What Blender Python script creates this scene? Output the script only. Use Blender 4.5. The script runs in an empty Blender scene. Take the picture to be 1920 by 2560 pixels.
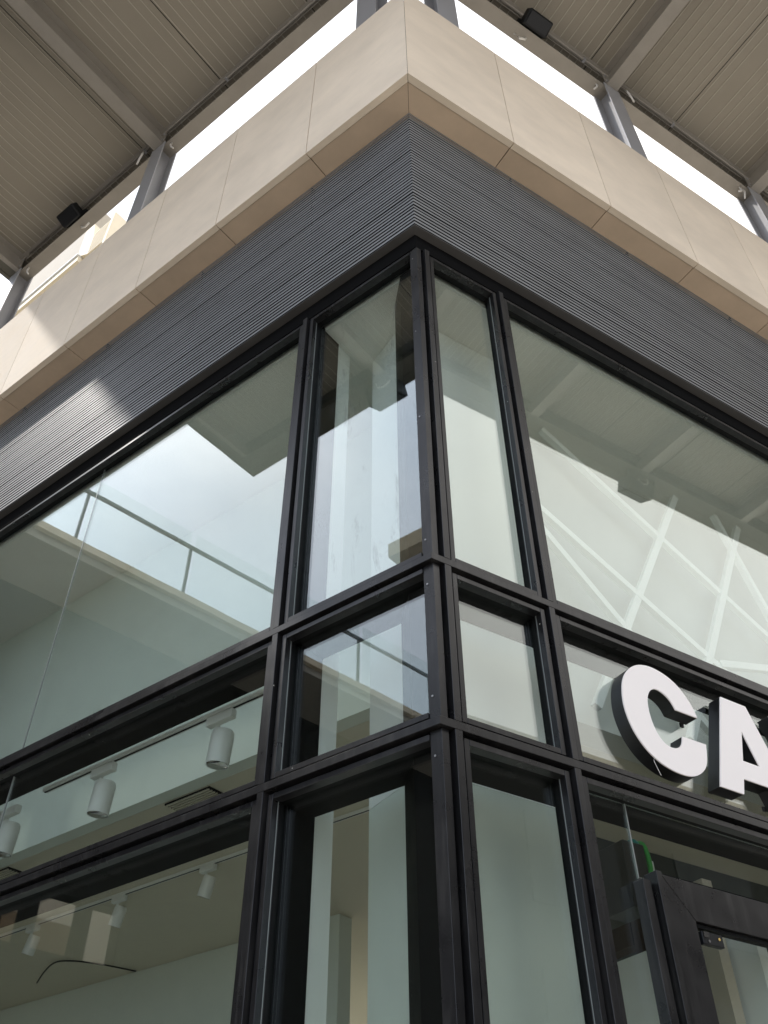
import bpy, bmesh, math, random
from mathutils import Vector, Matrix
random.seed(7)
S = bpy.context.scene
COL = S.collection
GZ = 3.15                                   # height of the lower transom above the paving

# ------------------------------------------------------------------ camera
yaw, pitch, roll = map(math.radians, (32.2146, 42.8947, -0.2785))
fw = Vector((math.cos(pitch)*math.sin(yaw), math.cos(pitch)*math.cos(yaw), math.sin(pitch)))
rt = Vector((math.cos(yaw), -math.sin(yaw), 0)); up = rt.cross(fw)
r2 = math.cos(roll)*rt + math.sin(roll)*up; u2 = -math.sin(roll)*rt + math.cos(roll)*up
cd = bpy.data.cameras.new('camera'); cam = bpy.data.objects.new('camera', cd); COL.objects.link(cam)
cd.sensor_fit = 'VERTICAL'; cd.sensor_height = 36.0; cd.lens = 2258.37*36/2560
cd.clip_start = 0.05; cd.clip_end = 1000
M = Matrix((r2, u2, -fw)).transposed().to_4x4(); M.translation = Vector((-1.7003, -2.3302, -1.643+GZ))
cam.matrix_world = M
S.camera = cam

# ------------------------------------------------------------------ facade frames
A = math.radians(110.3072)
eL = Vector((math.cos(A), math.sin(A), 0)); nL = Vector((-math.sin(A), math.cos(A), 0))
eR = Vector((1, 0, 0)); nR = Vector((0, -1, 0))
K = (1+math.cos(A))/math.sin(A)
def F(side, s, n, z):
    e, m = (eR, nR) if side == 'R' else (eL, nL)
    v = e*s + m*n
    return (v.x, v.y, z+GZ)
def mit(n): return -n*K                     # where an offset face turns the corner

# ------------------------------------------------------------------ world, sun, exposure
sun_dir = (nL*0.48 + eL*0.73 + Vector((0, 0, 1.05))).normalized()
sel = math.asin(sun_dir.z)
w = bpy.data.worlds.new('World'); S.world = w; w.use_nodes = True
nt = w.node_tree; nt.nodes.clear()
out = nt.nodes.new('ShaderNodeOutputWorld'); bg = nt.nodes.new('ShaderNodeBackground')
sky = nt.nodes.new('ShaderNodeTexSky'); sky.sky_type = 'NISHITA'; sky.sun_disc = False
sky.sun_elevation = sel; sky.sun_rotation = math.atan2(sun_dir.x, sun_dir.y)
sky.air_density = 1.0; sky.dust_density = 3.0; sky.ozone_density = 1.0
tc = nt.nodes.new('ShaderNodeTexCoord'); mp = nt.nodes.new('ShaderNodeMapping'); mp.inputs['Scale'].default_value = (1, 1, 2.2)
nz = nt.nodes.new('ShaderNodeTexNoise'); nz.inputs['Scale'].default_value = 2.3; nz.inputs['Detail'].default_value = 5
nz.inputs['Roughness'].default_value = 0.5
cr = nt.nodes.new('ShaderNodeValToRGB'); cr.color_ramp.elements[0].position = 0.3; cr.color_ramp.elements[0].color = (.84, .84, .84, 1)
cr.color_ramp.elements[1].position = 0.62; cr.color_ramp.elements[1].color = (.97, .97, .97, 1)
mx = nt.nodes.new('ShaderNodeMixRGB'); mx.inputs['Color2'].default_value = (6.9, 7.1, 7.35, 1)   # bright thin cloud veil
nt.links.new(tc.outputs['Generated'], mp.inputs['Vector']); nt.links.new(mp.outputs[0], nz.inputs['Vector'])
nt.links.new(nz.outputs['Fac'], cr.inputs['Fac']); nt.links.new(cr.outputs['Color'], mx.inputs['Fac'])
sx = nt.nodes.new('ShaderNodeSeparateXYZ'); nt.links.new(tc.outputs['Generated'], sx.inputs[0])
mr_ = nt.nodes.new('ShaderNodeMapRange'); mr_.inputs['From Min'].default_value = -.30; mr_.inputs['From Max'].default_value = .45; nt.links.new(sx.outputs['X'], mr_.inputs['Value'])
mc = nt.nodes.new('ShaderNodeMixRGB'); mc.inputs['Color1'].default_value = (5.2, 5.85, 7.1, 1); mc.inputs['Color2'].default_value = (7.0, 6.7, 6.3, 1)   # bluer veil to the west, warmer haze to the south-east
nt.links.new(mr_.outputs[0], mc.inputs['Fac']); nt.links.new(mc.outputs[0], mx.inputs['Color2'])
nt.links.new(sky.outputs[0], mx.inputs['Color1']); nt.links.new(mx.outputs[0], bg.inputs['Color'])
bg.inputs['Strength'].default_value = 0.125
nt.links.new(bg.outputs[0], out.inputs[0])
sl = bpy.data.lights.new('sun', 'SUN'); sl.energy = 1.0; sl.angle = math.radians(1.9); sl.color = (1, .95, .88)
so = bpy.data.objects.new('sun', sl); COL.objects.link(so)
so.rotation_euler = sun_dir.to_track_quat('Z', 'Y').to_euler(); so.location = sun_dir*40
S.view_settings.view_transform = 'Standard'; S.view_settings.look = 'None'
S.view_settings.exposure = 1.20; S.view_settings.gamma = 1
S.render.engine = 'CYCLES'
S.cycles.max_bounces = 10; S.cycles.glossy_bounces = 5; S.cycles.transmission_bounces = 6
S.cycles.transparent_max_bounces = 24; S.cycles.diffuse_bounces = 5

# ------------------------------------------------------------------ materials
def mat(name, base, rough=.6, metal=0, var=.0, scale=6, spec=.5, bump=0, bscale=40, specks=0, stretch=None, streak=None, emit=None):
    m = bpy.data.materials.new(name); m.use_nodes = True; t = m.node_tree; b = t.nodes['Principled BSDF']
    b.inputs['Base Color'].default_value = (*base, 1); b.inputs['Roughness'].default_value = rough
    b.inputs['Metallic'].default_value = metal; b.inputs['Specular IOR Level'].default_value = spec
    co = t.nodes.new('ShaderNodeTexCoord')
    vec = co.outputs['Object']
    if stretch:
        mm = t.nodes.new('ShaderNodeMapping'); mm.inputs['Scale'].default_value = stretch
        t.links.new(vec, mm.inputs['Vector']); vec = mm.outputs[0]
    col = None
    if var:
        n1 = t.nodes.new('ShaderNodeTexNoise'); n1.inputs['Scale'].default_value = scale; n1.inputs['Detail'].default_value = 6
        n1.inputs['Roughness'].default_value = .62
        t.links.new(vec, n1.inputs['Vector'])
        oi = t.nodes.new('ShaderNodeObjectInfo')
        mr = t.nodes.new('ShaderNodeMapRange'); mr.inputs['From Min'].default_value = .3; mr.inputs['From Max'].default_value = .7
        mr.inputs['To Min'].default_value = 1-var; mr.inputs['To Max'].default_value = 1+var
        t.links.new(n1.outputs['Fac'], mr.inputs['Value'])
        m2 = t.nodes.new('ShaderNodeMapRange'); m2.inputs['To Min'].default_value = 1-var*.6; m2.inputs['To Max'].default_value = 1+var*.6
        t.links.new(oi.outputs['Random'], m2.inputs['Value'])
        mu = t.nodes.new('ShaderNodeMath'); mu.operation = 'MULTIPLY'
        t.links.new(mr.outputs[0], mu.inputs[0]); t.links.new(m2.outputs[0], mu.inputs[1])
        sc = t.nodes.new('ShaderNodeVectorMath'); sc.operation = 'SCALE'; sc.inputs[0].default_value = base
        t.links.new(mu.outputs[0], sc.inputs['Scale']); col = sc.outputs[0]
        r1 = t.nodes.new('ShaderNodeMapRange'); r1.inputs['To Min'].default_value = max(.03, rough-.12); r1.inputs['To Max'].default_value = min(1, rough+.14)
        t.links.new(n1.outputs['Fac'], r1.inputs['Value']); t.links.new(r1.outputs[0], b.inputs['Roughness'])
    if specks:
        vo = t.nodes.new('ShaderNodeTexVoronoi'); vo.inputs['Scale'].default_value = 9
        n3 = t.nodes.new('ShaderNodeTexNoise'); n3.inputs['Scale'].default_value = 60
        t.links.new(co.outputs['Object'], vo.inputs['Vector']); t.links.new(co.outputs['Object'], n3.inputs['Vector'])
        ad = t.nodes.new('ShaderNodeMath'); ad.operation = 'MULTIPLY_ADD'; ad.inputs[1].default_value = .09
        t.links.new(n3.outputs['Fac'], ad.inputs[0]); t.links.new(vo.outputs['Distance'], ad.inputs[2])
        lt = t.nodes.new('ShaderNodeMath'); lt.operation = 'LESS_THAN'; lt.inputs[1].default_value = specks
        t.links.new(ad.outputs[0], lt.inputs[0])
        mm = t.nodes.new('ShaderNodeMixRGB'); mm.inputs['Color2'].default_value = (.55, .54, .5, 1); mm.inputs['Color1'].default_value = (*base, 1)
        if col: t.links.new(col, mm.inputs['Color1'])
        t.links.new(lt.outputs[0], mm.inputs['Fac']); col = mm.outputs[0]
    if streak:
        n4 = t.nodes.new('ShaderNodeTexNoise'); n4.inputs['Scale'].default_value = 2.0; n4.inputs['Detail'].default_value = 8; n4.inputs['Roughness'].default_value = .7
        m4 = t.nodes.new('ShaderNodeMapping'); m4.inputs['Scale'].default_value = (9, 9, 1.1)
        t.links.new(co.outputs['Object'], m4.inputs['Vector']); t.links.new(m4.outputs[0], n4.inputs['Vector'])
        r4 = t.nodes.new('ShaderNodeMapRange'); r4.inputs['From Min'].default_value = .5; r4.inputs['From Max'].default_value = .75; r4.inputs['To Max'].default_value = streak
        t.links.new(n4.outputs['Fac'], r4.inputs['Value'])
        mm = t.nodes.new('ShaderNodeMixRGB'); mm.inputs['Color2'].default_value = (.3, .29, .27, 1); mm.inputs['Color1'].default_value = (*base, 1)
        if col: t.links.new(col, mm.inputs['Color1'])
        t.links.new(r4.outputs[0], mm.inputs['Fac']); col = mm.outputs[0]
    if col: t.links.new(col, b.inputs['Base Color'])
    if bump:
        n2 = t.nodes.new('ShaderNodeTexNoise'); n2.inputs['Scale'].default_value = bscale; n2.inputs['Detail'].default_value = 4
        t.links.new(vec, n2.inputs['Vector'])
        bp = t.nodes.new('ShaderNodeBump'); bp.inputs['Strength'].default_value = bump; bp.inputs['Distance'].default_value = .004
        t.links.new(n2.outputs['Fac'], bp.inputs['Height']); t.links.new(bp.outputs[0], b.inputs['Normal'])
    if emit:
        b.inputs['Emission Color'].default_value = (*emit[0], 1); b.inputs['Emission Strength'].default_value = emit[1]
    return m

def glass(name, tint, refl, dirt=0, ior=1.75):
    m = bpy.data.materials.new(name); m.use_nodes = True; t = m.node_tree; t.nodes.clear()
    o = t.nodes.new('ShaderNodeOutputMaterial'); tr = t.nodes.new('ShaderNodeBsdfTransparent'); tr.inputs[0].default_value = (*tint, 1)
    gl = t.nodes.new('ShaderNodeBsdfGlossy'); gl.inputs['Roughness'].default_value = 0.0; gl.inputs['Color'].default_value = (.93, .97, .96, 1)
    lw = t.nodes.new('ShaderNodeLayerWeight'); lw.inputs['Blend'].default_value = .5
    pw = t.nodes.new('ShaderNodeMath'); pw.operation = 'POWER'; pw.inputs[1].default_value = 4.0; t.links.new(lw.outputs['Facing'], pw.inputs[0])
    co = t.nodes.new('ShaderNodeTexCoord'); nn = t.nodes.new('ShaderNodeTexNoise'); nn.inputs['Scale'].default_value = 1.1; nn.inputs['Detail'].default_value = 1
    bp = t.nodes.new('ShaderNodeBump'); bp.inputs['Strength'].default_value = .035; bp.inputs['Distance'].default_value = .02
    t.links.new(co.outputs['Object'], nn.inputs['Vector']); t.links.new(nn.outputs['Fac'], bp.inputs['Height']); t.links.new(bp.outputs[0], gl.inputs['Normal'])
    ad = t.nodes.new('ShaderNodeMath'); ad.operation = 'ADD'; ad.inputs[1].default_value = refl; ad.use_clamp = True
    t.links.new(pw.outputs[0], ad.inputs[0])
    mx = t.nodes.new('ShaderNodeMixShader'); t.links.new(ad.outputs[0], mx.inputs[0])
    t.links.new(tr.outputs[0], mx.inputs[1]); t.links.new(gl.outputs[0], mx.inputs[2]); last = mx.outputs[0]
    if dirt:
        n = t.nodes.new('ShaderNodeTexNoise'); n.inputs['Scale'].default_value = 3.0; n.inputs['Detail'].default_value = 9; n.inputs['Roughness'].default_value = .72
        n.inputs['Distortion'].default_value = .6
        mp = t.nodes.new('ShaderNodeMapping'); mp.inputs['Scale'].default_value = (3.5, 3.5, .9)
        t.links.new(co.outputs['Object'], mp.inputs['Vector']); t.links.new(mp.outputs[0], n.inputs['Vector'])
        mr = t.nodes.new('ShaderNodeMapRange'); mr.inputs['From Min'].default_value = .58; mr.inputs['From Max'].default_value = .74; mr.inputs['To Max'].default_value = dirt
        t.links.new(n.outputs['Fac'], mr.inputs['Value'])
        df = t.nodes.new('ShaderNodeBsdfDiffuse'); df.inputs[0].default_value = (.22, .22, .2, 1)
        m2 = t.nodes.new('ShaderNodeMixShader'); t.links.new(mr.outputs[0], m2.inputs[0]); t.links.new(last, m2.inputs[1]); t.links.new(df.outputs[0], m2.inputs[2]); last = m2.outputs[0]
    t.links.new(last, o.inputs[0])
    return m

MT = {}
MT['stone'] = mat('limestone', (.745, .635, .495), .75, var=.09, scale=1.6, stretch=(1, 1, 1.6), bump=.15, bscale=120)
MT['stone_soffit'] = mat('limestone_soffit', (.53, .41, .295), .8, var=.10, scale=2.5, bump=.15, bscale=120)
MT['dark_gap'] = mat('dark_void', (.006, .006, .006), .95, spec=.03)
MT['louvre'] = mat('louvre_aluminium', (.19, .195, .195), .5, metal=.1, var=.16, scale=2.2, stretch=(1, 1, 5))
MT['louvre_trim'] = mat('louvre_trim_metal', (.06, .057, .054), .5, var=.1)
MT['frame'] = mat('black_steel_paint', (.0090, .0089, .0094), .29, var=.15, scale=5, specks=.064, streak=.07, spec=.38)
MT['reveal'] = mat('reveal_shade_black', (.005, .0055, .0055), .65, var=.2, scale=6, streak=.02, spec=.12)  # frame black made darker still: shade of the reveals put into the colour
MT['gasket'] = mat('light_grey_edge', (.22, .24, .23), .4, metal=.3)  # light grey for thin bead edges, glass joints and the door seal
MT['lining'] = mat('black_lining', (.004, .0045, .005), .6, var=.2, spec=.06)
MT['white_wall'] = mat('white_plaster', (.84, .86, .82), .8, var=.02, scale=3)
MT['ceiling_in'] = mat('offwhite_ceiling', (.60, .56, .45), .85, var=.03)
MT['ceiling_white'] = mat('white_ceiling', (.82, .82, .78), .85, var=.02)
MT['wall_grey'] = mat('pale_grey_wall', (.60, .61, .575), .85, var=.03)
MT['lattice'] = mat('white_lattice_paint', (.90, .92, .89), .5)
MT['wall_green'] = mat('pale_green_wall', (.66, .71, .645), .8, var=.03)
MT['floor_in'] = mat('interior_floor', (.55, .53, .49), .4, var=.1)
MT['dark_in'] = mat('dark_interior', (.02, .028, .026), .6)
MT['brown'] = mat('dark_brown_wood', (.045, .028, .022), .5, var=.2)
MT['steel'] = mat('grey_painted_steel', (.27, .25, .22), .5, var=.08, scale=4)
MT['steel_dark'] = mat('shade_darkened_steel', (.085, .08, .062), .5, var=.08, scale=4)  # canopy steel with shade put into the colour, for contrast in reflections
MT['steel_col'] = mat('grey_column_paint', (.30, .30, .31), .42, var=.06, scale=4)
MT['sheet'] = mat('beige_roof_sheet', (.27, .245, .20), .6, var=.05, scale=1.2)
MT['rib'] = mat('roof_sheet_rib', (.42, .39, .33), .5)
MT['letter'] = mat('white_letter_face', (.80, .755, .725), .35, var=.015)
MT['letter_side'] = mat('black_letter_return', (.012, .012, .012), .35)
MT['spot'] = mat('white_spotlight', (.78, .80, .77), .4)
MT['chrome'] = mat('reflector', (.8, .8, .8), .12, metal=1)
MT['black'] = mat('black_plastic', (.008, .009, .010), .5, spec=.2)
MT['lens'] = mat('floodlight_glass', (.015, .016, .018), .25, spec=.3)
MT['cable'] = mat('white_cable', (.6, .58, .54), .5)
MT['cream'] = mat('cream_render', (.80, .70, .52), .7, var=.04)
MT['shade'] = mat('shade_dark_render', (.018, .017, .015), .95, var=.08, spec=.04)  # near-black puts shade into the mirrored walls, keeping their reflections dark
MT['beige'] = mat('beige_render', (.50, .44, .35), .8, var=.06)
MT['brownwall'] = mat('ochre_wall', (.42, .30, .19), .8, var=.08)
MT['white_ext'] = mat('white_render', (.72, .72, .70), .7, var=.03)
MT['rail'] = mat('handrail_steel', (.10, .11, .115), .35, metal=.6)
MT['green'] = mat('green_hose', (.05, .38, .06), .4)
MT['teal'] = mat('teal_hose', (.02, .24, .20), .4)
MT['box'] = mat('dark_grey_unit', (.035, .033, .03), .5, var=.1)
MT['wool'] = mat('mineral_wool', (.50, .34, .10), 1, var=.4, scale=60)
MT['screw'] = mat('screw_steel', (.30, .30, .30), .3, metal=.8)
MT['leaf'] = mat('leaves', (.06, .09, .03), .7, var=.4, scale=9)
MT['bark'] = mat('bark', (.10, .08, .06), .9, var=.2)
MT['glass'] = glass('window_glass', (.905, .93, .91), .095)
MT['glass_dirty'] = glass('smeared_window_glass', (.90, .93, .91), .12, dirt=.30)
MT['glass_bal'] = glass('balustrade_glass', (.945, .965, .955), .01)

# paving with joints
def paving():
    m = mat('paving_stone', (.56, .51, .44), .8, var=.12, scale=1.2); t = m.node_tree; b = t.nodes['Principled BSDF']
    src = b.inputs['Base Color'].links[0].from_socket
    br = t.nodes.new('ShaderNodeTexBrick'); br.inputs['Scale'].default_value = 1.6; br.inputs['Mortar Size'].default_value = .008
    br.inputs['Color1'].default_value = (1, 1, 1, 1); br.inputs['Color2'].default_value = (.9, .9, .9, 1); br.inputs['Mortar'].default_value = (.45, .45, .45, 1)
    co = t.nodes.new('ShaderNodeTexCoord'); t.links.new(co.outputs['Object'], br.inputs['Vector'])
    mm = t.nodes.new('ShaderNodeMixRGB'); mm.blend_type = 'MULTIPLY'; mm.inputs['Fac'].default_value = 1
    t.links.new(src, mm.inputs['Color1']); t.links.new(br.outputs['Color'], mm.inputs['Color2']); t.links.new(mm.outputs[0], b.inputs['Base Color'])
    return m
MT['paving'] = paving()

# ------------------------------------------------------------------ mesh helpers
class MB:
    def __init__(s): s.bm = bmesh.new()
    def hexa(s, p):                          # 8 points: bottom 4 (ccw), top 4
        v = [s.bm.verts.new(q) for q in p]
        for f in ((3, 2, 1, 0), (4, 5, 6, 7), (0, 1, 5, 4), (1, 2, 6, 5), (2, 3, 7, 6), (3, 0, 4, 7)): s.bm.faces.new([v[i] for i in f])
        return s
    def box(s, side, s0, s1, n0, n1, z0, z1, m0=False):   # facade-aligned box; m0: start is mitred at the building corner
        a = (lambda n: mit(n)+(s0 if s0 else 0)) if m0 else (lambda n: s0)
        P = [F(side, a(n0), n0, z0), F(side, s1, n0, z0), F(side, s1, n1, z0), F(side, a(n1), n1, z0)]
        T = [F(side, a(n0), n0, z1), F(side, s1, n0, z1), F(side, s1, n1, z1), F(side, a(n1), n1, z1)]
        return s.hexa(P+T)
    def wbox(s, x0, x1, y0, y1, z0, z1):
        return s.hexa([(x0, y0, z0), (x1, y0, z0), (x1, y1, z0), (x0, y1, z0), (x0, y0, z1), (x1, y0, z1), (x1, y1, z1), (x0, y1, z1)])
    def bar(s, a, b, w, h, upv=(0, 0, 1)):   # rectangular bar from a to b
        a = Vector(a); b = Vector(b); d = (b-a).normalized(); x = d.cross(Vector(upv)).normalized(); y = x.cross(d).normalized()
        P = [c + x*i*w/2 + y*j*h/2 for c in (a, b) for i, j in ((-1, -1), (1, -1), (1, 1), (-1, 1))]
        return s.hexa(P)
    def prism(s, pts, d):                    # polygon (3-D points) extruded by vector d
        v0 = [s.bm.verts.new(p) for p in pts]; v1 = [s.bm.verts.new(Vector(p)+Vector(d)) for p in pts]
        s.bm.faces.new(v0); s.bm.faces.new(list(reversed(v1)))
        for i in range(len(pts)): j = (i+1) % len(pts); s.bm.faces.new([v0[j], v0[i], v1[i], v1[j]])
        return s
    def tube(s, pts, r, seg=10, cap=True):
        pts = [Vector(p) for p in pts]; rings = []
        rr = r if isinstance(r, (list, tuple)) else [r]*len(pts)
        ref = None
        for i, p in enumerate(pts):
            d = (pts[min(i+1, len(pts)-1)]-pts[max(i-1, 0)]).normalized()
            if ref is None: ref = Vector((0, 0, 1)) if abs(d.z) < .9 else Vector((1, 0, 0))
            x = d.cross(ref).normalized(); y = d.cross(x).normalized(); ref = y.cross(d) if False else ref
            rings.append([s.bm.verts.new(p + (x*math.cos(2*math.pi*k/seg)+y*math.sin(2*math.pi*k/seg))*rr[i]) for k in range(seg)])
        for a, b in zip(rings, rings[1:]):
            for k in range(seg): s.bm.faces.new([a[k], a[(k+1) % seg], b[(k+1) % seg], b[k]])
        if cap: s.bm.faces.new(rings[0]); s.bm.faces.new(list(reversed(rings[-1])))
        return s
    def build(s, name, m, parent=None, smooth=False, bevel=0):
        bmesh.ops.recalc_face_normals(s.bm, faces=s.bm.faces)
        if bevel: bmesh.ops.bevel(s.bm, geom=list(s.bm.edges), offset=bevel, segments=1, affect='EDGES')
        # put the object's origin at its own base
        vs = s.bm.verts; mn = Vector((min(v.co.x for v in vs), min(v.co.y for v in vs), min(v.co.z for v in vs)))
        mxv = Vector((max(v.co.x for v in vs), max(v.co.y for v in vs), max(v.co.z for v in vs)))
        o0 = Vector(((mn.x+mxv.x)/2, (mn.y+mxv.y)/2, mn.z))
        if not parent: bmesh.ops.translate(s.bm, verts=vs, vec=-o0)
        me = bpy.data.meshes.new(name); s.bm.to_mesh(me); s.bm.free()
        if smooth:
            for p in me.polygons: p.use_smooth = True
        me.materials.append(MT[m]); o = bpy.data.objects.new(name, me); COL.objects.link(o)
        if parent:
            o.parent = parent
            r = parent
            while r.parent: r = r.parent
            o.matrix_parent_inverse = Matrix.Translation(-(r.location)) if parent is r else Matrix()
        else: o.location = o0
        return o
def tag(o, label=None, cat=None, group=None, kind=None):
    if label: o['label'] = label
    if cat: o['category'] = cat
    if group: o['group'] = group
    if kind: o['kind'] = kind
    return o
def thing(name, loc, label, cat, group=None):
    o = bpy.data.objects.new(name, None); COL.objects.link(o); o.location = loc; o.empty_display_size = .2
    return tag(o, label, cat, group)

# ------------------------------------------------------------------ ground
tag(MB().wbox(-90, 90, -90, 90, -.3, 0).build('pavement', 'paving'), kind='structure')

# ------------------------------------------------------------------ the shop building
B = thing('shop_building', (0, 0, 0), 'corner shop building with pale stone band, grey louvres and black steel windows', 'building')
ZS0, ZS1, ZLB = 4.936, 6.67, 3.385
ns, nl = .270, .041
END = {'R': 9.2, 'L': 8.6}
T0 = {'R': (.9461, .9627), 'L': (.9501, .9567)}
for sd in 'RL':
    w0, wd = T0[sd]; base = mit(ns); g = .0035
    edges = [0]+[w0+i*wd for i in range(11)]
    for i in range(len(edges)-1):
        a, b = edges[i], edges[i+1]
        if base+a > END[sd]: break
        m = MB()
        if i == 0: m.box(sd, g*.5, base+b-g, ns-.05, ns, ZS0, ZS1, m0=True)
        else: m.box(sd, base+a+g, base+b-g, ns-.05, ns, ZS0, ZS1)
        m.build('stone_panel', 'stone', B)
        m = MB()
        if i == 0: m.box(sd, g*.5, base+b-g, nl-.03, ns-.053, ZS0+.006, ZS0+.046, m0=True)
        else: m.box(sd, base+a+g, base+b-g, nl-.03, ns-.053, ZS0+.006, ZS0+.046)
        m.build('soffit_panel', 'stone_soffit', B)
    MB().box(sd, 0, END[sd], nl-.06, ns-.056, ZS0+.05, ZS1-.06, m0=True).build('band_backing', 'dark_gap', B)
    # louvre band
    m = MB(); pitch = .0392; k = 0; z = ZLB
    while z < ZS0-.012:
        h = .0215
        jz = random.uniform(-.0012, .0012); hh = h*random.uniform(.90, .98)*(.80 if k in (5, 9, 24) else 1); k += 1
        m.box(sd, 0, END[sd], nl-.0015, nl-random.uniform(0, .0006), z+jz, z+jz+hh, m0=True); z += pitch
    lb = m.build('louvre_band', 'louvre', B)
    MB().box(sd, 0, END[sd], nl-.062, nl-.045, ZLB+.004, ZS0+.045, m0=True).build('backing', 'dark_gap', lb)
    s_ = .9
    while s_ < END[sd]: MB().box(sd, s_, s_+.006, nl-.045, nl-.0017, ZLB, ZS0-.01).build('carrier', 'dark_gap', lb); s_ += 1.2
    # trim under the louvres and a black panel for the shade over the window heads
    MB().box(sd, 0, END[sd], -.034, nl-.006, ZLB-.010, ZLB-.003, m0=True).build('louvre_trim', 'louvre_trim', B)
    m = MB(); m.box(sd, 0, END[sd], -.09, -.020, 3.236, 3.48, m0=True); m.build('head_shade_panel', 'dark_gap', B)
    m = MB(); m.box(sd, 0, END[sd], -.09, -.058, 3.195, 3.2355, m0=True); m.box(sd, 0, END[sd], -.0575, -.045, 3.215, 3.2355, m0=True)
    m.build('window_head', 'reveal', B)
# roof deck behind the band
MB().prism([F('R', mit(.20), .20, 6.40), F('R', END['R'], .20, 6.40), F('R', END['R'], -6, 6.40), F('L', END['L'], -6, 6.40), F('L', END['L'], .20, 6.40)], (0, 0, .05)).build('roof_deck', 'beige', B)

ZT2, ZT1, TH = 0.0, .770, .034
for sd in 'RL':
    for zt in (ZT2, ZT1):
        o = MB().box(sd, 0, END[sd], -.045, 0, zt, zt+TH, m0=True).build('transom', 'frame', B, bevel=.0012)
        MB().box(sd, 0, END[sd], -.085, -.045, zt-.030, zt+TH+.030, m0=True).build('backing', 'reveal', o)
MUL = {'R': [(.067, .1), (.628, .66), (3.62, 3.652), (6.4, 6.432)], 'L': [(.863, .897), (5.1, 5.134), (7.6, 7.634)]}
ZTOP, ZBOT = 3.232, -GZ+.05
for sd in 'RL':
    for (a, b) in MUL[sd]:
        o = None
        for (z0, z1) in ((ZBOT, ZT2-.001), (ZT2+TH+.001, ZT1-.001), (ZT1+TH+.001, ZTOP)):
            o = MB().box(sd, a, b, -.045, .0, z0, z1).build('mullion', 'frame', B, bevel=.0012)
            MB().box(sd, a-.03, b+.03, -.085, -.045, z0, z1).build('backing', 'reveal', o)
        # bead strips are part of the windows

def window(sd, a, b, z0, z1, pane='glass', joint=None, nearbead=True, farbead=True, corner=False, hasglass=True, top=True, bot=True, zg1=None):
    """a..b, z0..z1 is the clear opening between main bars; beads, stepped reveal, glass, black lining"""
    m = MB(); gp, bw, bn = .016, .0235, -.017
    sa, sb = a+(0 if corner else gp), b-gp
    za, zb = z0+gp, z1-gp
    if not corner: m.box(sd, sa, sa+bw, -.06, bn, za, zb)
    m.box(sd, sb-bw, sb, -.06, bn, za, zb)
    if bot: m.box(sd, sa+bw+.0015, sb-bw-.0015, -.06, bn, za, za+bw)
    if top: m.box(sd, sa+bw+.0015, sb-bw-.0015, -.06, bn, zb-bw, zb)
    W = m.build('window', 'frame', B, bevel=.001)
    ia, ib, ja, jb = sa+bw, sb-bw, za+(bw if bot else 0), zb-(bw if top else 0)
    m = MB(); q = .0
    m.box(sd, sa+.002, ia-.002, -.098, -.0605, za, zb); m.box(sd, ib+.002, sb-.002, -.098, -.0605, za, zb)
    m.box(sd, ia-.002, ib+.002, -.098, -.0605, za, ja-.002); m.box(sd, ia-.002, ib+.002, -.098, -.0605, jb+.002, zb)
    m.build('reveal', 'reveal', W)
    for e0, e1 in ((ia-.0018, ia+.0022), (ib-.0022, ib+.0018)): MB().box(sd, e0, e1, -.052, -.049, ja, jb).build('bead_edge', 'gasket', W)
    if hasglass:
        parts = [(ia-.004, ib+.004)] if joint is None else [(ia-.004, joint-.002), (joint+.002, ib+.004)]
        for (p, r) in parts:
            MB().box(sd, p, r, -.086, -.078, ja-.004, jb+.004).build('glass_pane', pane, W)
        if joint is not None: MB().box(sd, joint-.0028, joint+.0028, -.0865, -.0775, ja-.003, jb+.003).build('glass_joint', 'gasket', W)
    return W
# black inner lining around every opening (depth .25 like the deep black boxes seen through the glass)
def lining(sd, s0, s1, zs):
    for zt in zs: MB().box(sd, s0, s1, -.255, -.0995, zt-.035, zt+.055).build('window_lining', 'lining', B)
lining('L', .10, END['L'], (ZT2, ZT1)); lining('R', .14, END['R'], (ZT2, ZT1))
for sd in 'RL':
    for (a, b) in MUL[sd][0 if sd == 'L' else 2:]:
        for (z0, z1) in ((ZBOT, ZT2-.036), (ZT2+.056, ZT1-.036), (ZT1+.056, 3.19)):
            MB().box(sd, a-.055, b+.035, -.255, -.0998, z0, z1).build('window_lining', 'lining', B)
# corner post: one mitred plate per row, glass of the narrow left window runs up to it
for (z0, z1) in ((ZBOT, -.004), (ZT2+TH+.004, ZT1-.004), (ZT1+TH+.004, ZTOP)):
    pl = [F('L', .0605, -.024, 0)[:2], (.0189, .018), (.0505, .018), (.0505, .050), (.050, .064), F('L', .0605, -.075, 0)[:2]]
    o = MB().prism([(x, y, GZ+z0) for x, y in pl], (0, 0, z1-z0)).build('corner_plate', 'frame', B, bevel=.0008)
    for zz in [z0+.10, z1-.10]+([z0+.9, z0+1.6] if z1-z0 > 2 else []):
        p = Vector(F('L', .042, -.024, zz)); MB().tube([p-nL*.001, p+nL*.003], .0045, 8).build('screw', 'screw', o)
MB().prism([(.062, .10, GZ+ZBOT), (.059, .129, GZ+ZBOT), (.0285, .215, GZ+ZBOT), (.108, .400, GZ+ZBOT), (.17, .41, GZ+ZBOT), (.17, .10, GZ+ZBOT)], (0, 0, 3.19-ZBOT)).build('corner_column', 'lining', B)
MB().wbox(.045, .13, .0665, .095, GZ+ZBOT, GZ+3.19).build('corner_backing', 'reveal', B)

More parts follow.
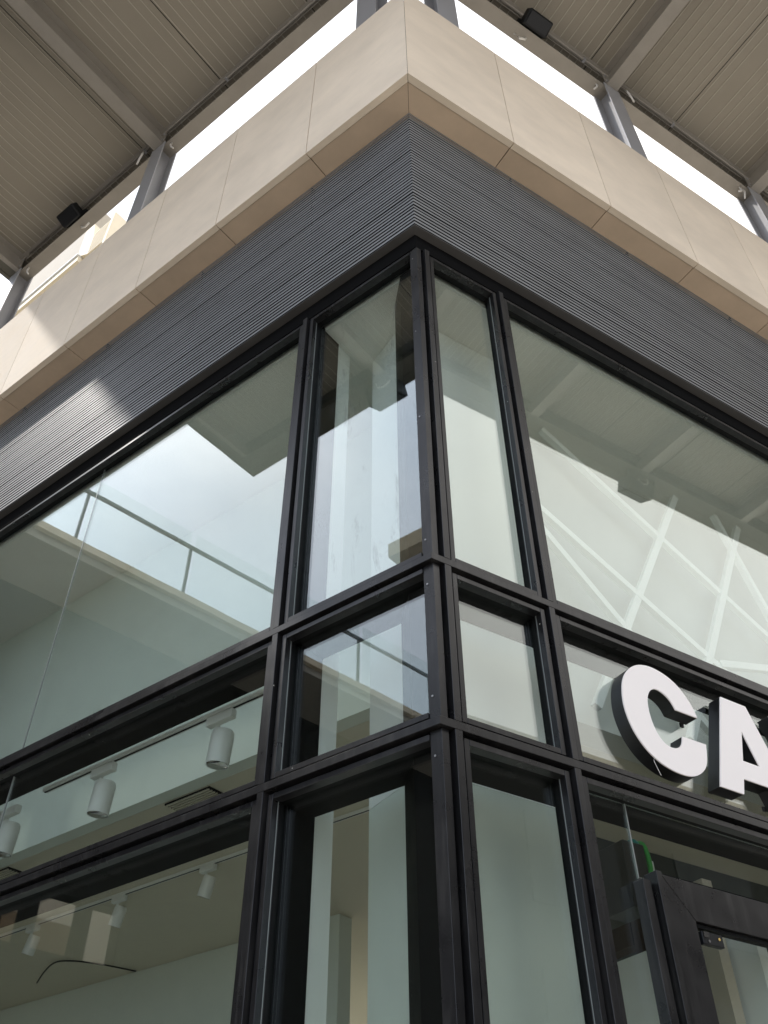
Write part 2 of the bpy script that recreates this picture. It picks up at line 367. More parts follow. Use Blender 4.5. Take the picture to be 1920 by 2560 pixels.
rows = ((ZBOT, ZT2), (ZT2+TH, ZT1), (ZT1+TH, 3.232))
for i, (z0, z1) in enumerate(rows):
    # right facade
    window('R', .1, .628, z0, z1)
    # left facade narrow window by the corner: starts at the corner plate
    W = window('L', .060-.0235, .863, z0, z1, pane='glass_dirty' if i == 2 else 'glass', corner=True)
    window('L', .897, 5.1, z0, z1, joint=2.94)
    window('L', 5.134, 7.6, z0, z1)
    if i > 0:
        window('R', .66, 3.62, z0, z1); window('R', 3.652, 6.4, z0, z1)
    else:
        window('R', 3.652, 6.4, z0, z1)
# --- entrance bay (bottom row, second bay of the right facade)
W = window('R', .66, 3.62, ZBOT, ZT2, hasglass=False)
MB().box('R', .702, .9455, -.086, -.078, ZBOT+.05, -.04).build('glass_pane', 'glass', W)
MB().box('R', .9515, 3.58, -.086, -.078, -.330, -.04).build('glass_pane', 'glass', W)
MB().box('R', .9458, .9512, -.0865, -.0775, -.335, -.04).build('glass_joint', 'gasket', W)
o = MB().box('R', .905, .945, -.07, -.02, ZBOT, -.362).build('door_frame', 'frame', B, bevel=.001)
MB().box('R', .9465, .958, -.06, -.035, ZBOT, -.362).build('seal', 'gasket', o)
m = MB(); D0, D1 = .968, 2.30
def door_part(mb, pts): mb.prism([F('R', x, -.015, z) for x, z in pts], nR*-.05)
D = bpy.data.objects.new('door', None); COL.objects.link(D); D.parent = B
za, zi = -.352, -.475
m = MB(); door_part(m, [(1.0, za+.022), (1.14-.002, zi), (1.14-.002, ZBOT), (1.0, ZBOT)]); m.build('door_stile', 'frame', D, bevel=.001)
m = MB(); door_part(m, [(1.0+.004, za+.022), (D1, za+.022), (D1-.14, zi+.0), (1.14+.002, zi)]); m.build('top_rail', 'frame', D, bevel=.001)
m = MB(); door_part(m, [(D1, za+.018), (D1, ZBOT), (D1-.138, ZBOT), (D1-.138, zi-.001)]); m.build('door_stile', 'frame', D, bevel=.001)
MB().box('R', .968, .997, -.07, -.005, ZBOT, za+.028).build('hinge_side_post', 'frame', D, bevel=.001)
MB().box('R', .999, D1+.02, -.07, -.03, za+.024, za+.034).build('frame_shadow_gap', 'dark_gap', D)
m = MB(); m.box('R', 1.145, 1.156, -.058, -.03, ZBOT+.2, zi-.003); m.box('R', 1.157, D1-.145, -.058, -.03, zi-.016, zi-.003); m.build('glazing_bead', 'reveal', D)
MB().box('R', 1.143, D1-.14, -.046, -.040, ZBOT+.2, zi-.004).build('glass_pane', 'glass', D)
c = MB().box('R', 1.160, 1.270, -.040, -.018, zi-.075, zi-.030).build('closer_body', 'black', D, bevel=.002)
MB().box('R', 1.163, 1.19, -.018, -.012, zi-.052, zi-.033).build('latch_plate', 'chrome', D)
p = Vector(F('R', 1.19, -.017, zi-.063)); MB().tube([p, p+nR*.002], .005, 10).build('screw', 'screw', D)
p = Vector(F('R', 1.247, -.017, zi-.048)); MB().tube([p, p+nR*.002], .005, 10).build('screw', 'wool', D)
MB().box('R', D1+.03, 3.58, -.086, -.078, ZBOT+.05, -.345).build('glass_pane', 'glass', B)
MB().box('R', D1+.002, D1+.028, -.09, -.01, ZBOT, -.335).build('door_frame', 'frame', B)

# yellow mineral wool tufts hanging out of the gap under the louvres
for (s0, s1) in ((1.62, 1.86), (2.42, 2.78)):
    bm = MB(); n = 46
    for k in range(n):
        s_ = s0+(s1-s0)*k/n+random.uniform(-.004, .004); L_ = random.uniform(.006, .020)*math.sin(math.pi*(k+.5)/n)**.4
        a = Vector(F('R', s_, -.038+random.uniform(-.004, .0), ZLB+.015)); b = a+Vector((random.uniform(-.01, .01), random.uniform(-.006, .012), -L_-.02))
        bm.tube([a, (a+b)/2+Vector((random.uniform(-.004, .004), 0, 0)), b], [.006, .005, .002], 5)
    bm.build('insulation_tuft', 'wool', B)

# --- interior
ZC, ZU, BK = .90, 3.17, .95
def poly(side_pts, z, h): return [F(q[0], q[1], q[2], z) for q in side_pts]
# upper ceiling strip between glass and bulkhead, and ground-floor ceiling behind it
MB().prism(poly([('R', mit(-.12), -.12, 0), ('R', END['R'], -.12, 0), ('R', END['R'], -1.2, 0), ('R', mit(-1.2), -1.2, 0), ('L', END['L'], -1.2, 0), ('L', END['L'], -.12, 0)], ZU, 0), (0, 0, .1)).build('ceiling', 'ceiling_white', B)
MB().box('L', 0, END['L'], -1.05, -BK, ZC, ZU-.002, m0=True).build('bulkhead', 'wall_green', B)
MB().box('R', 0, END['R'], -1.05, -.86, ZC, ZU-.002, m0=True).build('bulkhead', 'wall_grey', B)
MB().prism(poly([('R', mit(-1.052), -1.052, 0), ('R', END['R'], -1.052, 0), ('R', END['R'], -6, 0), ('L', END['L'], -6, 0), ('L', END['L'], -1.052, 0)], ZC, 0), (0, 0, .08)).build('ceiling', 'ceiling_in', B)
MB().box('L', 3.2, END['L'], -3.4, -3.25, -GZ+.06, ZC-.003).build('back_wall', 'wall_green', B)
MB().box('R', 3.6, END['R'], -5.2, -5.05, -GZ+.06, ZC-.003).build('back_wall', 'white_wall', B)
MB().prism(poly([('R', mit(-.1), -.1, 0), ('R', END['R'], -.1, 0), ('R', END['R'], -6, 0), ('L', END['L'], -6, 0), ('L', END['L'], -.1, 0)], -GZ+.004, 0), (0, 0, .05)).build('floor', 'floor_in', B)
MB().box('R', END['R'], END['R']+.2, -6, .3, -GZ, 6.38).build('end_wall', 'beige', B)
MB().box('L', END['L'], END['L']+.2, -6, .3, -GZ, 6.38).build('end_wall', 'beige', B)
# two-tone boxed column behind the corner and white reveal beside the narrow left window
MB().wbox(.222, 1.03, .42, .853, .06, GZ+.06).build('boxed_column', 'wall_green', B)
MB().wbox(.222, 1.03, .42, .853, GZ+.062, ZU+GZ-.002).build('boxed_column', 'white_wall', B)  # whiter upper part puts the sky veil of the upper panes into the colour
MB().box('L', .812, .95, -.375, -.257, ZBOT, ZU-.002).build('white_reveal', 'white_wall', B)
MB().box('R', 2.3, END['R'], -2.06, -1.96, -.9, ZC-.004).build('dark_downstand', 'dark_in', B)
# air grille in the low ceiling
m = MB(); m.box('L', 2.42, 2.82, -1.185, -1.062, ZC-.012, ZC-.002); g_ = m.build('air_grille', 'dark_gap', B)
m = MB()
for k in range(5): m.box('L', 2.43, 2.81, -1.077-.0235*k, -1.067-.0235*k, ZC-.020, ZC-.0125)
m.build('blade', 'ceiling_in', g_)
m = MB(); m.box('L', 4.45, 4.80, -1.185, -1.062, ZC-.012, ZC-.002); g_ = m.build('air_grille', 'dark_gap', B)
m = MB()
for k in range(5): m.box('L', 4.46, 4.79, -1.077-.0235*k, -1.067-.0235*k, ZC-.020, ZC-.0125)
m.build('blade', 'ceiling_in', g_)
# white lattice relief in front of the right bulkhead
def lat(a, b, w=.055, n=-.70, d=.05):
    (x0, z0), (x1, z1) = a, b
    return (Vector(F('R', x0, n-d/2, z0)), Vector(F('R', x1, n-d/2, z1)))
LT = thing('wall_lattice', F('R', 2.5, -.74, ZC), 'white triangular lattice of bars fixed before the pale bulkhead inside', 'lattice')
for a, b in [((1.0, 3.49-.03), (3.95, 1.77)), ((2.85, 3.14), (1.58, .92)), ((1.05, 2.49), (3.6, 1.125)), ((1.05, 2.44), (2.62, .92)), ((3.53, 3.14), (2.29, .92)),
             ((3.26, 3.14), (3.95, .92)), ((2.76, 1.595), (4.6, 2.09)), ((4.9, 3.14), (4.3, .95)), ((4.2, 3.14), (6.6, 1.5)), ((5.9, 3.14), (4.9, .95))]:
    # clip to the bulkhead height
    (x0, z0), (x1, z1) = a, b
    if z0 > 3.15: x0 += (z0-3.15)*(x1-x0)/(z0-z1); z0 = 3.15
    P, Q = lat((x0, z0), (x1, z1)); LI = globals().get('LI', 0)+1; off = nR*(.0028*LI)
    MB().bar(P+off, Q+off, .050, .040, nR).build('bar', 'lattice', LT)
for s_ in (1.31, 4.65): MB().box('R', s_, s_+.03, -.86, -.76, 3.08, 3.11).build('bracket', 'white_wall', LT)

def spline3(p, n=6):
    p = [Vector(q) for q in p]; o = []
    for i in range(len(p)-1):
        a, b, c, d = p[max(i-1, 0)], p[i], p[i+1], p[min(i+2, len(p)-1)]
        for k in range(n):
            t = k/n; o.append(.5*(2*b+(c-a)*t+(2*a-5*b+4*c-d)*t*t+(3*b-a-3*c+d)*t**3))
    return o+[p[-1]]
# --- track lights behind the left window
def spot_track(s0, s1, n, z, label):
    t = thing('light_track', F('L', (s0+s1)/2, n, z), label, 'light track')
    MB().box('L', s0, s1, n-.014, n+.014, z-.004, z+.018).build('rail', 'spot', t)
    MB().box('L', s0, s1, n-.006, n+.006, z-.0055, z-.004).build('slot', 'black', t)
    return t
spot_track(.95, 2.93, -.285, .717, 'slim white light track along the inner edge of the black lining')
def spotlight(s, n, z, label, group='white spotlights on the window track', tilt=.09, turn=0.0, sc=1.0):
    t = thing('spotlight', F('L', s, n, z), label, 'spotlight', group)
    MB().box('L', s-.11*sc, s+.07*sc, n-.019, n+.019, z-.055*sc, z-.005).build('adapter', 'spot', t, bevel=.003)
    h = Vector(F('L', s+.02, n-.02, z-.055*sc)); MB().tube([h+Vector((0, 0, .01)), h-Vector((0, 0, .05*sc))], .012*sc, 10).build('swivel', 'spot', t, smooth=False)
    top = Vector(F('L', s+.0, n-.045, z-.075*sc)); ax = (Vector((0, 0, -1)) + eL*tilt*math.cos(turn) - nL*tilt*math.sin(turn)).normalized()
    R_, L_ = .058*sc, .180*sc
    pr = [(.0, R_*.86), (.012, R_*.97), (.03, R_), (L_-.004, R_), (L_, R_*.98)]
    b = MB(); b.tube([top+ax*d for d, _ in pr], [q for _, q in pr], 28, cap=False)
    b.bm.faces.ensure_lookup_table(); x = b.build('housing', 'spot', t, smooth=True)
    MB().tube([top, top+ax*.002], R_*.86, 28).build('cap', 'spot', t)
    MB().tube([top+ax*(L_-.002), top+ax*(L_+.001), top+ax*(L_-.012), top+ax*(L_-.05)], [R_*.985, R_*.88, R_*.86, R_*.35], 28, cap=False).build('reflector', 'chrome', t, smooth=True)
    MB().tube([top+ax*(L_-.052), top+ax*(L_-.05)], R_*.36, 16).build('lamp', 'black', t)
    return t
spotlight(1.52, -.285, .712, 'white cylindrical spotlight nearest the window mullion')
spotlight(2.42, -.285, .712, 'white cylindrical spotlight midway along the window track')
spotlight(3.27, -.285, .712, 'white cylindrical spotlight cut off by the left picture edge')
spot_track(1.3, 7.5, -1.9, ZC-.016, 'thin light track across the beige ceiling deep inside')
for s_, lb in ((2.35, 'small ceiling spotlight deep in the room, nearest the mullion'), (3.3, 'small ceiling spotlight deep in the room, second from the mullion'),
               (4.25, 'small ceiling spotlight deep in the room, third from the mullion'), (5.3, 'small ceiling spotlight deep in the room, furthest left')):
    spotlight(s_, -1.9, ZC-.018, lb, 'small spotlights under the room ceiling', tilt=.35, sc=.8)
t = thing('ceiling_cable', F('L', 4.4, -2.6, ZC-.02), 'dark loose cable looping across the beige ceiling deep inside', 'cable')
MB().tube(spline3([F('L', a, -b, ZC-c) for a, b, c in ((6.41, 2.78, .06), (6.16, 2.67, .03), (5.9, 2.59, .02), (5.74, 2.68, .02), (5.63, 2.9, .02), (5.55, 3.2, .02))]), .007, 8).build('cable_run', 'black', t, smooth=True)
t = thing('downlight', F('L', 1.75, -2.55, ZC-.02), 'small clear downlight in the ceiling behind the narrow window', 'downlight')
p = Vector(F('L', 2.0, -2.4, ZC-.002)); MB().tube([p, p-Vector((0, 0, .02))], [.07, .06], 20).build('trim_ring', 'chrome', t)

# --- interior behind the door bay: dark unit with green hoses, brown post
t = thing('fan_coil_unit', F('R', 1.35, -.55, -.25), 'dark box unit hung behind the side glass of the door', 'air unit')
MB().wbox(1.30, 1.43, .45, .86, GZ-.26, GZ+.03).build('casing', 'box', t, bevel=.004)
MB().wbox(1.434, 1.60, .56, .80, GZ-.10, GZ+.03).build('side_panel', 'wall_green', t, bevel=.004)
t = thing('hose_coil', F('R', 1.5, -.5, -.2), 'green and teal hoses looped over the dark unit', 'hose')
for k, (mm, dx) in enumerate((('teal', 0), ('green', .045))):
    pts = [(1.385+dx, .555, GZ-.10), (1.388+dx, .54, GZ-.0), (1.41+dx, .52, GZ+.055), (1.43+dx, .50, GZ+.06), (1.45+dx, .50, GZ+.02), (1.452+dx, .50, GZ-.06), (1.42+dx, .50, GZ-.20)]
    MB().tube(spline3(pts, 6), .013, 10).build('hose', mm, t, smooth=True)
t = thing('door_side_post', (1.5, .6, 0), 'dark brown timber post with crossbar just inside the glass door', 'post')
MB().wbox(1.80, 1.88, .80, .96, 0.06, GZ-.03).build('post_board', 'brown', t)
MB().wbox(1.80, 1.88, .965, 2.2, GZ-.20, GZ-.04).build('crossbar', 'brown', t)
t = thing('partition_wall', (2.55, 1.9, 0), 'bright white partition wall running inward behind the glass door', 'partition')
MB().wbox(1.70, 1.76, .20, 2.6, .06, GZ-.285).build('board', 'white_wall', t)
t = thing('taupe_pillar', (2.4, 1.0, 0), 'narrow taupe pillar before the white partition behind the door glass', 'pillar')
MB().wbox(1.62, 1.68, .33, .42, .06, GZ-.12).build('shaft', 'beige', t)
MB().wbox(1.61, 1.69, .32, .43, .06, .16).build('base', 'box', t)
t = thing('leaning_board', (1.1, 1.2, 0), 'pale board leaning inside at the foot of the narrow corner window', 'board')
MB().hexa([(.95, .95, .06), (1.45, 1.10, .06), (1.44, 1.13, .06), (.94, .98, .06), (.95, 1.00, GZ-.69), (1.45, 1.15, GZ-.42), (1.44, 1.18, GZ-.42), (.94, 1.03, GZ-.69)]).build('panel', 'white_wall', t)

# ------------------------------------------------------------------ sign letters
def letter(name_lbl, outer, inner, pos):
    t = thing('sign_letter', F('R', pos, -.05, .15), name_lbl, 'sign letter', 'raised white letters of the shop sign')
    outer = [(.9896*x-.0177, .9896*z-.0171) for x, z in outer]
    inner = [(.9896*x-.0177, .9896*z-.0171) for x, z in inner] if inner else None
    def face(n0, n1, m, name):
        bm = bmesh.new()
        def loop(pts, n): return [bm.verts.new(F('R', x, n, z)) for x, z in pts]
        loops0 = [loop(outer, n0)]+([loop(inner, n0)] if inner else []); loops1 = [loop(outer, n1)]+([loop(inner, n1)] if inner else [])
        for L0, L1 in zip(loops0, loops1):
            for i in range(len(L0)): j = (i+1) % len(L0); bm.faces.new([L0[i], L0[j], L1[j], L1[i]])
        for Ls in (loops0, loops1):
            ed = []
            for Lp in Ls:
                for i in range(len(Lp)):
                    e = bm.edges.get((Lp[i], Lp[(i+1) % len(Lp)])) or bm.edges.new((Lp[i], Lp[(i+1) % len(Lp)])); ed.append(e)
            bmesh.ops.triangle_fill(bm, edges=ed, use_beauty=True)
        q = MB(); q.bm.free(); q.bm = bm; return q.build(name, m, t)
    face(-.002, .004, 'letter', 'face'); face(-.068, -.0022, 'letter_side', 'return')
    for (x, z) in (outer[0], outer[len(outer)//2]):
        cx = sum(q[0] for q in outer)/len(outer); cz = sum(q[1] for q in outer)/len(outer)
        MB().box('R', x*.9+cx*.1-.01, x*.9+cx*.1+.01, -.0775, -.0685, z*.9+cz*.1-.01, z*.9+cz*.1+.01).build('spacer', 'letter_side', t)
# C from two superellipse arcs
def spline(p, n=8, closed=False):
    o = []
    for i in range(len(p)-1):
        p0 = p[max(i-1, 0)]; p1 = p[i]; p2 = p[i+1]; p3 = p[min(i+2, len(p)-1)]
        for k in range(n):
            t = k/n; o.append(tuple(.5*((2*p1[j])+(-p0[j]+p2[j])*t+(2*p0[j]-5*p1[j]+4*p2[j]-p3[j])*t*t+(-p0[j]+3*p1[j]-3*p2[j]+p3[j])*t**3) for j in (0, 1)))
    return o+[p[-1]]
co_ = [(1.474, .478), (1.450, .545), (1.400, .612), (1.330, .654), (1.240, .671), (1.155, .656), (1.085, .612), (1.033, .545), (1.007, .460), (1.005, .372), (1.031, .285), (1.085, .213), (1.160, .168), (1.250, .149), (1.335, .155), (1.405, .190), (1.455, .248), (1.484, .347)]
ci_ = [(1.335, .344), (1.318, .303), (1.288, .276), (1.247, .266), (1.208, .277), (1.178, .310), (1.160, .360), (1.154, .420), (1.162, .478), (1.184, .522), (1.214, .547), (1.247, .553), (1.285, .541), (1.315, .516), (1.335, .478)]
letter('large white letter C on the pane over the door', spline(co_, 5)+spline(ci_, 5), None, 1.24)
Ao = [(1.505, .154), (1.655, .154), (1.685, .235), (1.862, .235), (1.892, .154), (2.045, .154), (1.862, .659), (1.688, .659)]
Ai = [(1.718, .332), (1.773, .498), (1.829, .332)]
letter('large white letter A beside the letter C', Ao, Ai, 1.77)
Vo = [(x+.045, z) for x, z in ((1.985, .659), (2.14, .659), (2.248, .300), (2.356, .659), (2.51, .659), (2.335, .154), (2.160, .154))]
letter('large white letter V cut off at the right picture edge', Vo, None, 2.2)
t = thing('loose_wire', F('R', 1.17, -.03, .16), 'thin grey wire curling out below the letter C', 'wire')
MB().tube([F('R', x-.03, .0, z-.02) for x, z in ((1.115, .196), (1.125, .205), (1.132, .198), (1.124, .186), (1.118, .170), (1.132, .135), (1.142, .112))], .0012, 6).build('strand', 'cable', t)

# ------------------------------------------------------------------ canopy
ZR, ZSH, NO = 8.5, 8.83, 4.12
Cn = thing('canopy', (0, 0, 0), 'deep steel canopy with beige ribbed ceiling wrapping the building corner', 'canopy')
CE = {'R': 14.2, 'L': 6.13}
cols = {'R': [.34, 2.62, 4.90, 7.12, 9.36, 11.6], 'L': [.27, 3.33, 6.02]}
NF = .205                                    # front flange plane of the columns
for sd in 'RL':
    # ceiling sheet
    m = MB(); m.box(sd, 0, CE[sd], -.05, NO-.02, ZSH, ZSH+.06, m0=True); sh = m.build('ceiling_sheet', 'sheet', Cn)
    # ribs in bays of 1.3 m, pitch .105
    s_ = -2.4; k = 0; m = MB()
    while s_ < CE[sd]-.05:
        n0 = max(-.02, -s_/K if s_ < 0 else -.02); 
        if n0 < NO-.1:
            if k % 12 == 0: pass
            else: m.box(sd, s_, s_+.009, n0+.01, NO-.05, ZSH-.007, ZSH-.0005)
        s_ += .105; k += 1
    m.build('rib', 'rib', sh)
    s_ = -2.85
    while s_ < CE[sd]-.1:
        n0 = max(-.02, -s_/K if s_ < 0 else -.02)
        if n0 < NO-.1: MB().box(sd, s_+.0, s_+.007, n0+.01, NO-.05, ZSH-.0035, ZSH-.0008).build('sheet_joint', 'dark_gap', sh)
        s_ += 1.30
    # I-section eaves beam behind the columns, mid beam, outer beam
    def ibeam(n0, n1, zb, zt, name):
        m = MB(); c = (n0+n1)/2
        m.box(sd, 0, CE[sd], n0, n1, zb, zb+.012, m0=True); m.box(sd, 0, CE[sd], n0, n1, zt-.012, zt, m0=True); m.box(sd, 0, CE[sd], c-.005, c+.005, zb+.0125, zt-.0125, m0=True)
        m.build(name, 'steel_dark', Cn)
    m = MB(); m.box(sd, 0, CE[sd], .025, .185, ZR, ZR+.012, m0=True); m.box(sd, 0, CE[sd], .03, .04, ZR+.0125, ZR+.30, m0=True)
    m.box(sd, 0, CE[sd], .041, .10, ZR+.235, ZR+.245, m0=True); m.build('eaves_beam', 'steel', Cn)
    m = MB(); m.box(sd, 0, CE[sd], .185, .25, ZR+.285, ZR+.293, m0=True); m.box(sd, 0, CE[sd], .180, .1845, ZR+.25, ZR+.32, m0=True); m.build('purlin', 'steel', Cn)
    m = MB(); m.tube([F(sd, .4, .215, ZR+.262), F(sd, CE[sd]-.3, .215, ZR+.262)], .013, 8); m.build('conduit', 'steel', Cn, smooth=True)
    for k in range(10):
        if .9+k*1.35 < CE[sd]-.3: MB().box(sd, .9+k*1.35, .93+k*1.35, .1855, .232, ZR+.246, ZR+.279).build('conduit_clip', 'steel_col', Cn)
    ibeam(2.50, 2.70, ZR, ZR+.30, 'mid_beam'); ibeam(3.78, 4.02, ZR, ZR+.30, 'outer_beam')
    MB().box(sd, 0, CE[sd], NO, NO+.05, ZR-.01, ZR+.45, m0=True).build('fascia', 'steel_dark', Cn)
    MB().box(sd, 0, CE[sd], 4.021, NO-.001, ZR-.008, ZR-.002, m0=True).build('fascia_soffit', 'steel_dark', Cn)
    # columns and rafters
    for s_ in cols[sd]:
        hw = .11
        o = MB().box(sd, s_-hw, s_+hw, NF-.012, NF, 5.2, ZR+.02).build('column', 'steel_col', Cn)
        MB().box(sd, s_-.005, s_+.005, NF-.17, NF-.0125, 5.2, ZR+.0).build('web', 'steel_col', o)
        MB().box(sd, s_-hw, s_+hw, NF-.183, NF-.1705, 5.2, ZR-.002).build('flange', 'steel_col', o)
        MB().box(sd, s_-.095, s_+.095, NF+.0005, NF+.0115, ZR+.03, ZSH-.03).build('end_plate', 'steel', o)
        for bs in (-.065, .065):
            for bz in (.08, .22):
                q0 = Vector(F(sd, s_+bs, NF+.0116, ZR+bz)); q1 = Vector(F(sd, s_+bs, NF+.022, ZR+bz)); MB().tube([q0, q1], .013, 6).build('bolt', 'steel_col', o)
        if s_ < .3: continue
        m = MB(); m.box(sd, s_-.075, s_+.075, NF+.002, 2.499, ZR+.0015, ZR+.013); m.box(sd, s_-.075, s_+.075, 2.701, 3.779, ZR+.0015, ZR+.013)
        m.box(sd, s_-.005, s_+.005, NF+.002, 2.59, ZR+.0135, ZSH-.012); m.box(sd, s_-.005, s_+.005, 2.61, 3.92, ZR+.0135, ZSH-.012)
        m.box(sd, s_-.075, s_+.075, NF+.002, 3.92, ZSH-.0195, ZSH-.008)
        m.build('rafter', 'steel', Cn)
# hip rafter on the corner
a = Vector(F('R', mit(.22), .22, ZR+.13)); b = Vector(F('R', mit(3.9), 3.9, ZR+.13)); MB().bar(a, b, .15, .26).build('hip_rafter', 'steel', Cn)
# left end beam
m = MB(); m.box('L', CE['L']-.12, CE['L'], .19, 3.82, ZR+.001, ZR+.013); m.box('L', CE['L']-.066, CE['L']-.056, .19, 3.82, ZR+.0135, ZR+.30); m.build('end_beam', 'steel_dark', Cn)
MB().box('L', CE['L']+.001, CE['L']+.05, -.05, NO+.05, ZR-.01, ZR+.45).build('fascia', 'steel_dark', Cn)

# ------------------------------------------------------------------ floodlights and cable loops
def floodlight(sd, s, n, z, label, sc=1.0):
    t = thing('floodlight', F(sd, s, n, z), label, 'floodlight', 'black floodlights under the canopy')
    e, nn = (eR, nR) if sd == 'R' else (eL, nL)
    o = Vector(F(sd, s, n, z)); 
    def P(a, b, c): return o+(e*a+nn*b+Vector((0, 0, c)))*sc
    k = .5
    # tilted wedge housing
    top = [P(-.15, -.04, -.02), P(.15, -.04, -.02), P(.15, .12, .04), P(-.15, .12, .04)]
    bot = [P(-.15, .02, -.15), P(.15, .02, -.15), P(.15, .17, -.08), P(-.15, .17, -.08)]
    MB().hexa(bot+top).build('housing', 'black', t, bevel=.012)
    b2 = [P(-.13, .035, -.150), P(.13, .035, -.150), P(.13, .155, -.094), P(-.13, .155, -.094)]
    MB().hexa([q-Vector((0, 0, .006)) for q in b2]+b2).build('lens', 'lens', t)
    m = MB(); m.bar(P(-.16, .02, -.09), P(-.16, -.03, .05), .03, .006, e); m.bar(P(.16, .02, -.09), P(.16, -.03, .05), .03, .006, e); m.bar(P(-.16, -.03, .05), P(.16, -.03, .05), .03, .006)
    m.build('bracket', 'black', t)
    MB().tube([P(.0, -.08, -.05), P(-.03, -.10, -.14), P(-.10, -.11, -.19), P(-.17, -.11, -.16)], .011, 8).build('cable', 'cable', t, smooth=True)
floodlight('L', 4.86, .20, ZR+.12, 'black floodlight on the left eaves beam near the picture edge')
floodlight('R', 1.52, .20, ZR+.12, 'black floodlight on the right eaves beam near the building corner')
floodlight('L', 3.40, 3.92, ZR-.09, 'large black floodlight on the outer beam over the left window, seen mirrored', 1.7)
floodlight('R', 7.12, 3.92, ZR-.09, 'large black floodlight on the outer beam over the right window, seen mirrored', 1.7)
def loop(sd, s, n, z, label, sgn=1, h=.20):
    t = thing('cable_loop', F(sd, s, n, z), label, 'cable', 'white cable loops hanging from the canopy beams')
    MB().tube([F(sd, s, n, z+.03), F(sd, s+sgn*.005, n+.01, z-.06), F(sd, s-sgn*.02, n+.01, z-.13), F(sd, s-sgn*.06, n, z-h)], [.009, .011, .011, .009], 8).build('conduit', 'cable', t, smooth=True)
loop('L', 3.33-.16, .14, ZR, 'white cable loop right of the left column', 1)
loop('L', 3.33+.20, .26, ZR+.02, 'white cable loop left of the left column', -1)
loop('R', 2.62-.18, .14, ZR, 'white cable loop left of the right middle column', 1)
loop('R', 2.62+.17, .26, ZR+.02, 'white cable loop right of the right middle column', -1)
loop('R', 4.90-.20, .14, ZR, 'shorter white cable loop beside the rightmost column', 1, .15)
loop('R', 4.90-.14, .14, ZR, 'longer white cable loop touching the rightmost column', 1, .26)
loop('L', 6.02-.20, .14, ZR, 'white cable loop beside the far left end column', 1)

# ------------------------------------------------------------------ roof pavilion beyond the far left gap
t = thing('roof_pavilion', F('L', 8.0, -1, 5.7), 'sunlit cream roof box with side louvres behind the left column', 'roof box')
pp = [(7.39, 12.66), (7.59, 12.67), (7.54, 11.97), (7.36, 11.70), (7.18, 11.71), (7.225, 12.33)]
m = MB(); m.prism([F('L', a, -1, b) for a, b in ((7.60, 12.9), (7.54, 11.97), (7.18, 11.71), (7.225, 12.33), (7.39, 12.9))], nL*-.7); m.build('cream_fin', 'cream', t)
m = MB()
for k in range(10): m.box('L', 6.80+.0, 7.22, -1.4, -1.0, 11.72+k*.07, 11.75+k*.07)
m.build('side_louvre', 'cream', t)
MB().box('L', 6.74, 6.80, -1.5, -1.0, 5.65, 12.6).build('corner_trim', 'cream', t)
MB().box('L', 7.50, 11.5, -1.5, -1.02, 11.98, 13.6).build('upper_wall', 'beige', t)
MB().box('L', 7.42, 11.5, -1.5, -.94, 11.86, 11.90).build('coping', 'white_ext', t)
MB().box('L', 7.42, 11.5, -1.5, -.97, 11.70, 11.84).build('gutter', 'cream', t)
MB().box('L', 7.0, 11.5, -1.6, -1.51, 5.65, 13.6).build('rear_wall', 'beige', t)

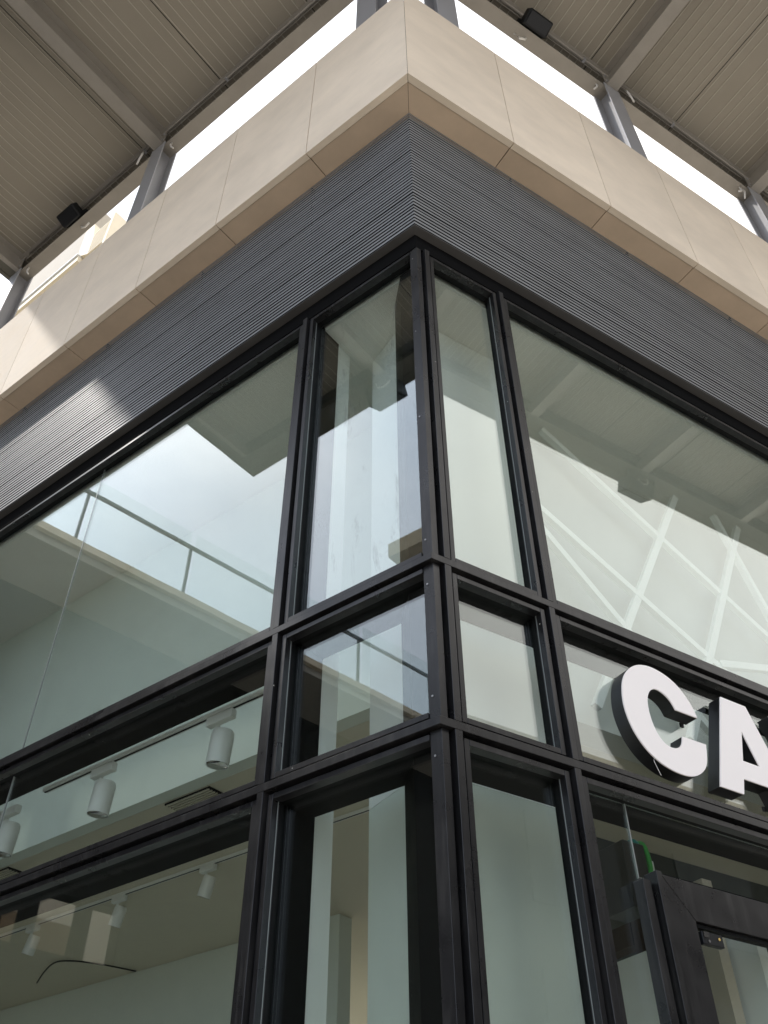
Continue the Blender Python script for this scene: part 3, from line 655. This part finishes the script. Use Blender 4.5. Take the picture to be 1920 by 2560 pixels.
# ------------------------------------------------------------------ terrace building seen mirrored in the left windows
Pt = Vector((-5.9645, 8.0945, GZ+8.5)); u = Vector((-.877, -.4805, 0)); nb = Vector((-.4805, .877, 0))
TB = thing('terrace_building', (Pt.x, Pt.y, 0), 'pale terrace building with overhanging slab and glass balustrade, seen mirrored', 'building')
def tb(m, u0, u1, d0, d1, z0, z1):
    q = lambda a, d, z: (Pt.x+u.x*a+nb.x*d, Pt.y+u.y*a+nb.y*d, z)
    return m.hexa([q(u0, d0, z0), q(u1, d0, z0), q(u1, d1, z0), q(u0, d1, z0), q(u0, d0, z1), q(u1, d0, z1), q(u1, d1, z1), q(u0, d1, z1)])
zs = GZ+8.5
tb(MB(), -2.2, 24, 0, 2.5, zs-.14, zs).build('terrace_slab', 'beige', TB)
tb(MB(), -2.2, 24, .10, 2.5, zs-.30, zs-.142).build('fascia', 'steel', TB)
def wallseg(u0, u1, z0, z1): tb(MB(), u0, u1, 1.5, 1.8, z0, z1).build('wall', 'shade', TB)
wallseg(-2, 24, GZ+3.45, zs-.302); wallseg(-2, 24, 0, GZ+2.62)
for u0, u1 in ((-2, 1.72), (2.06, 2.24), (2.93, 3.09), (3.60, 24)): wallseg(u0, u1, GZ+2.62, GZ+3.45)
tb(MB(), 2.6, 5.0, 6.0, 6.3, 0, GZ+4.6).build('inner_wall', 'brownwall', TB)
tb(MB(), -1.0, 9.0, 10.0, 10.3, 0, GZ+9).build('inner_wall', 'beige', TB)
bal = tb(MB(), -2.2, 24, .12, .17, zs+1.18, zs+1.25).build('handrail', 'rail', TB)
k = -1.55
while k < 20:
    tb(MB(), k, k+.05, .14, .19, zs, zs+1.18).build('balustrade_post', 'rail', TB)
    tb(MB(), k+.06, k+2.14, .06, .075, zs-.05, zs+1.5).build('balustrade_glass', 'glass_bal', TB)
    k += 2.2
# flat roof end seen in the narrow pane
t = thing('kiosk_roof', F('L', 4, 8.6, 0), 'flat grey roof slab on two posts, seen mirrored in the narrow window', 'roof')
MB().box('L', 1.5, 5.84, 7.25, 10.5, 8.69, 9.0).build('slab', 'beige', t)
for s_ in (2.0, 5.2): MB().box('L', s_-.1, s_+.1, 9.8, 10.0, -GZ, 8.688).build('post', 'steel', t)

# facing buildings for the lower reflections of the right facade
FB = thing('facing_building', (10, -28, 0), 'tall dark facade across the square, only seen in reflections', 'building')
MB().wbox(8, 75, -30, -20, 0, 17.6).build('body', 'shade', FB)
for i in range(9):
    for j in range(3): MB().wbox(11+i*7, 15+i*7, -19.99, -19.9, 2.0+j*5, 5.0+j*5).build('window', 'black', FB)
MB().wbox(7.8, 75.2, -30.2, -19.7, 17.6, 17.9).build('parapet', 'beige', FB)
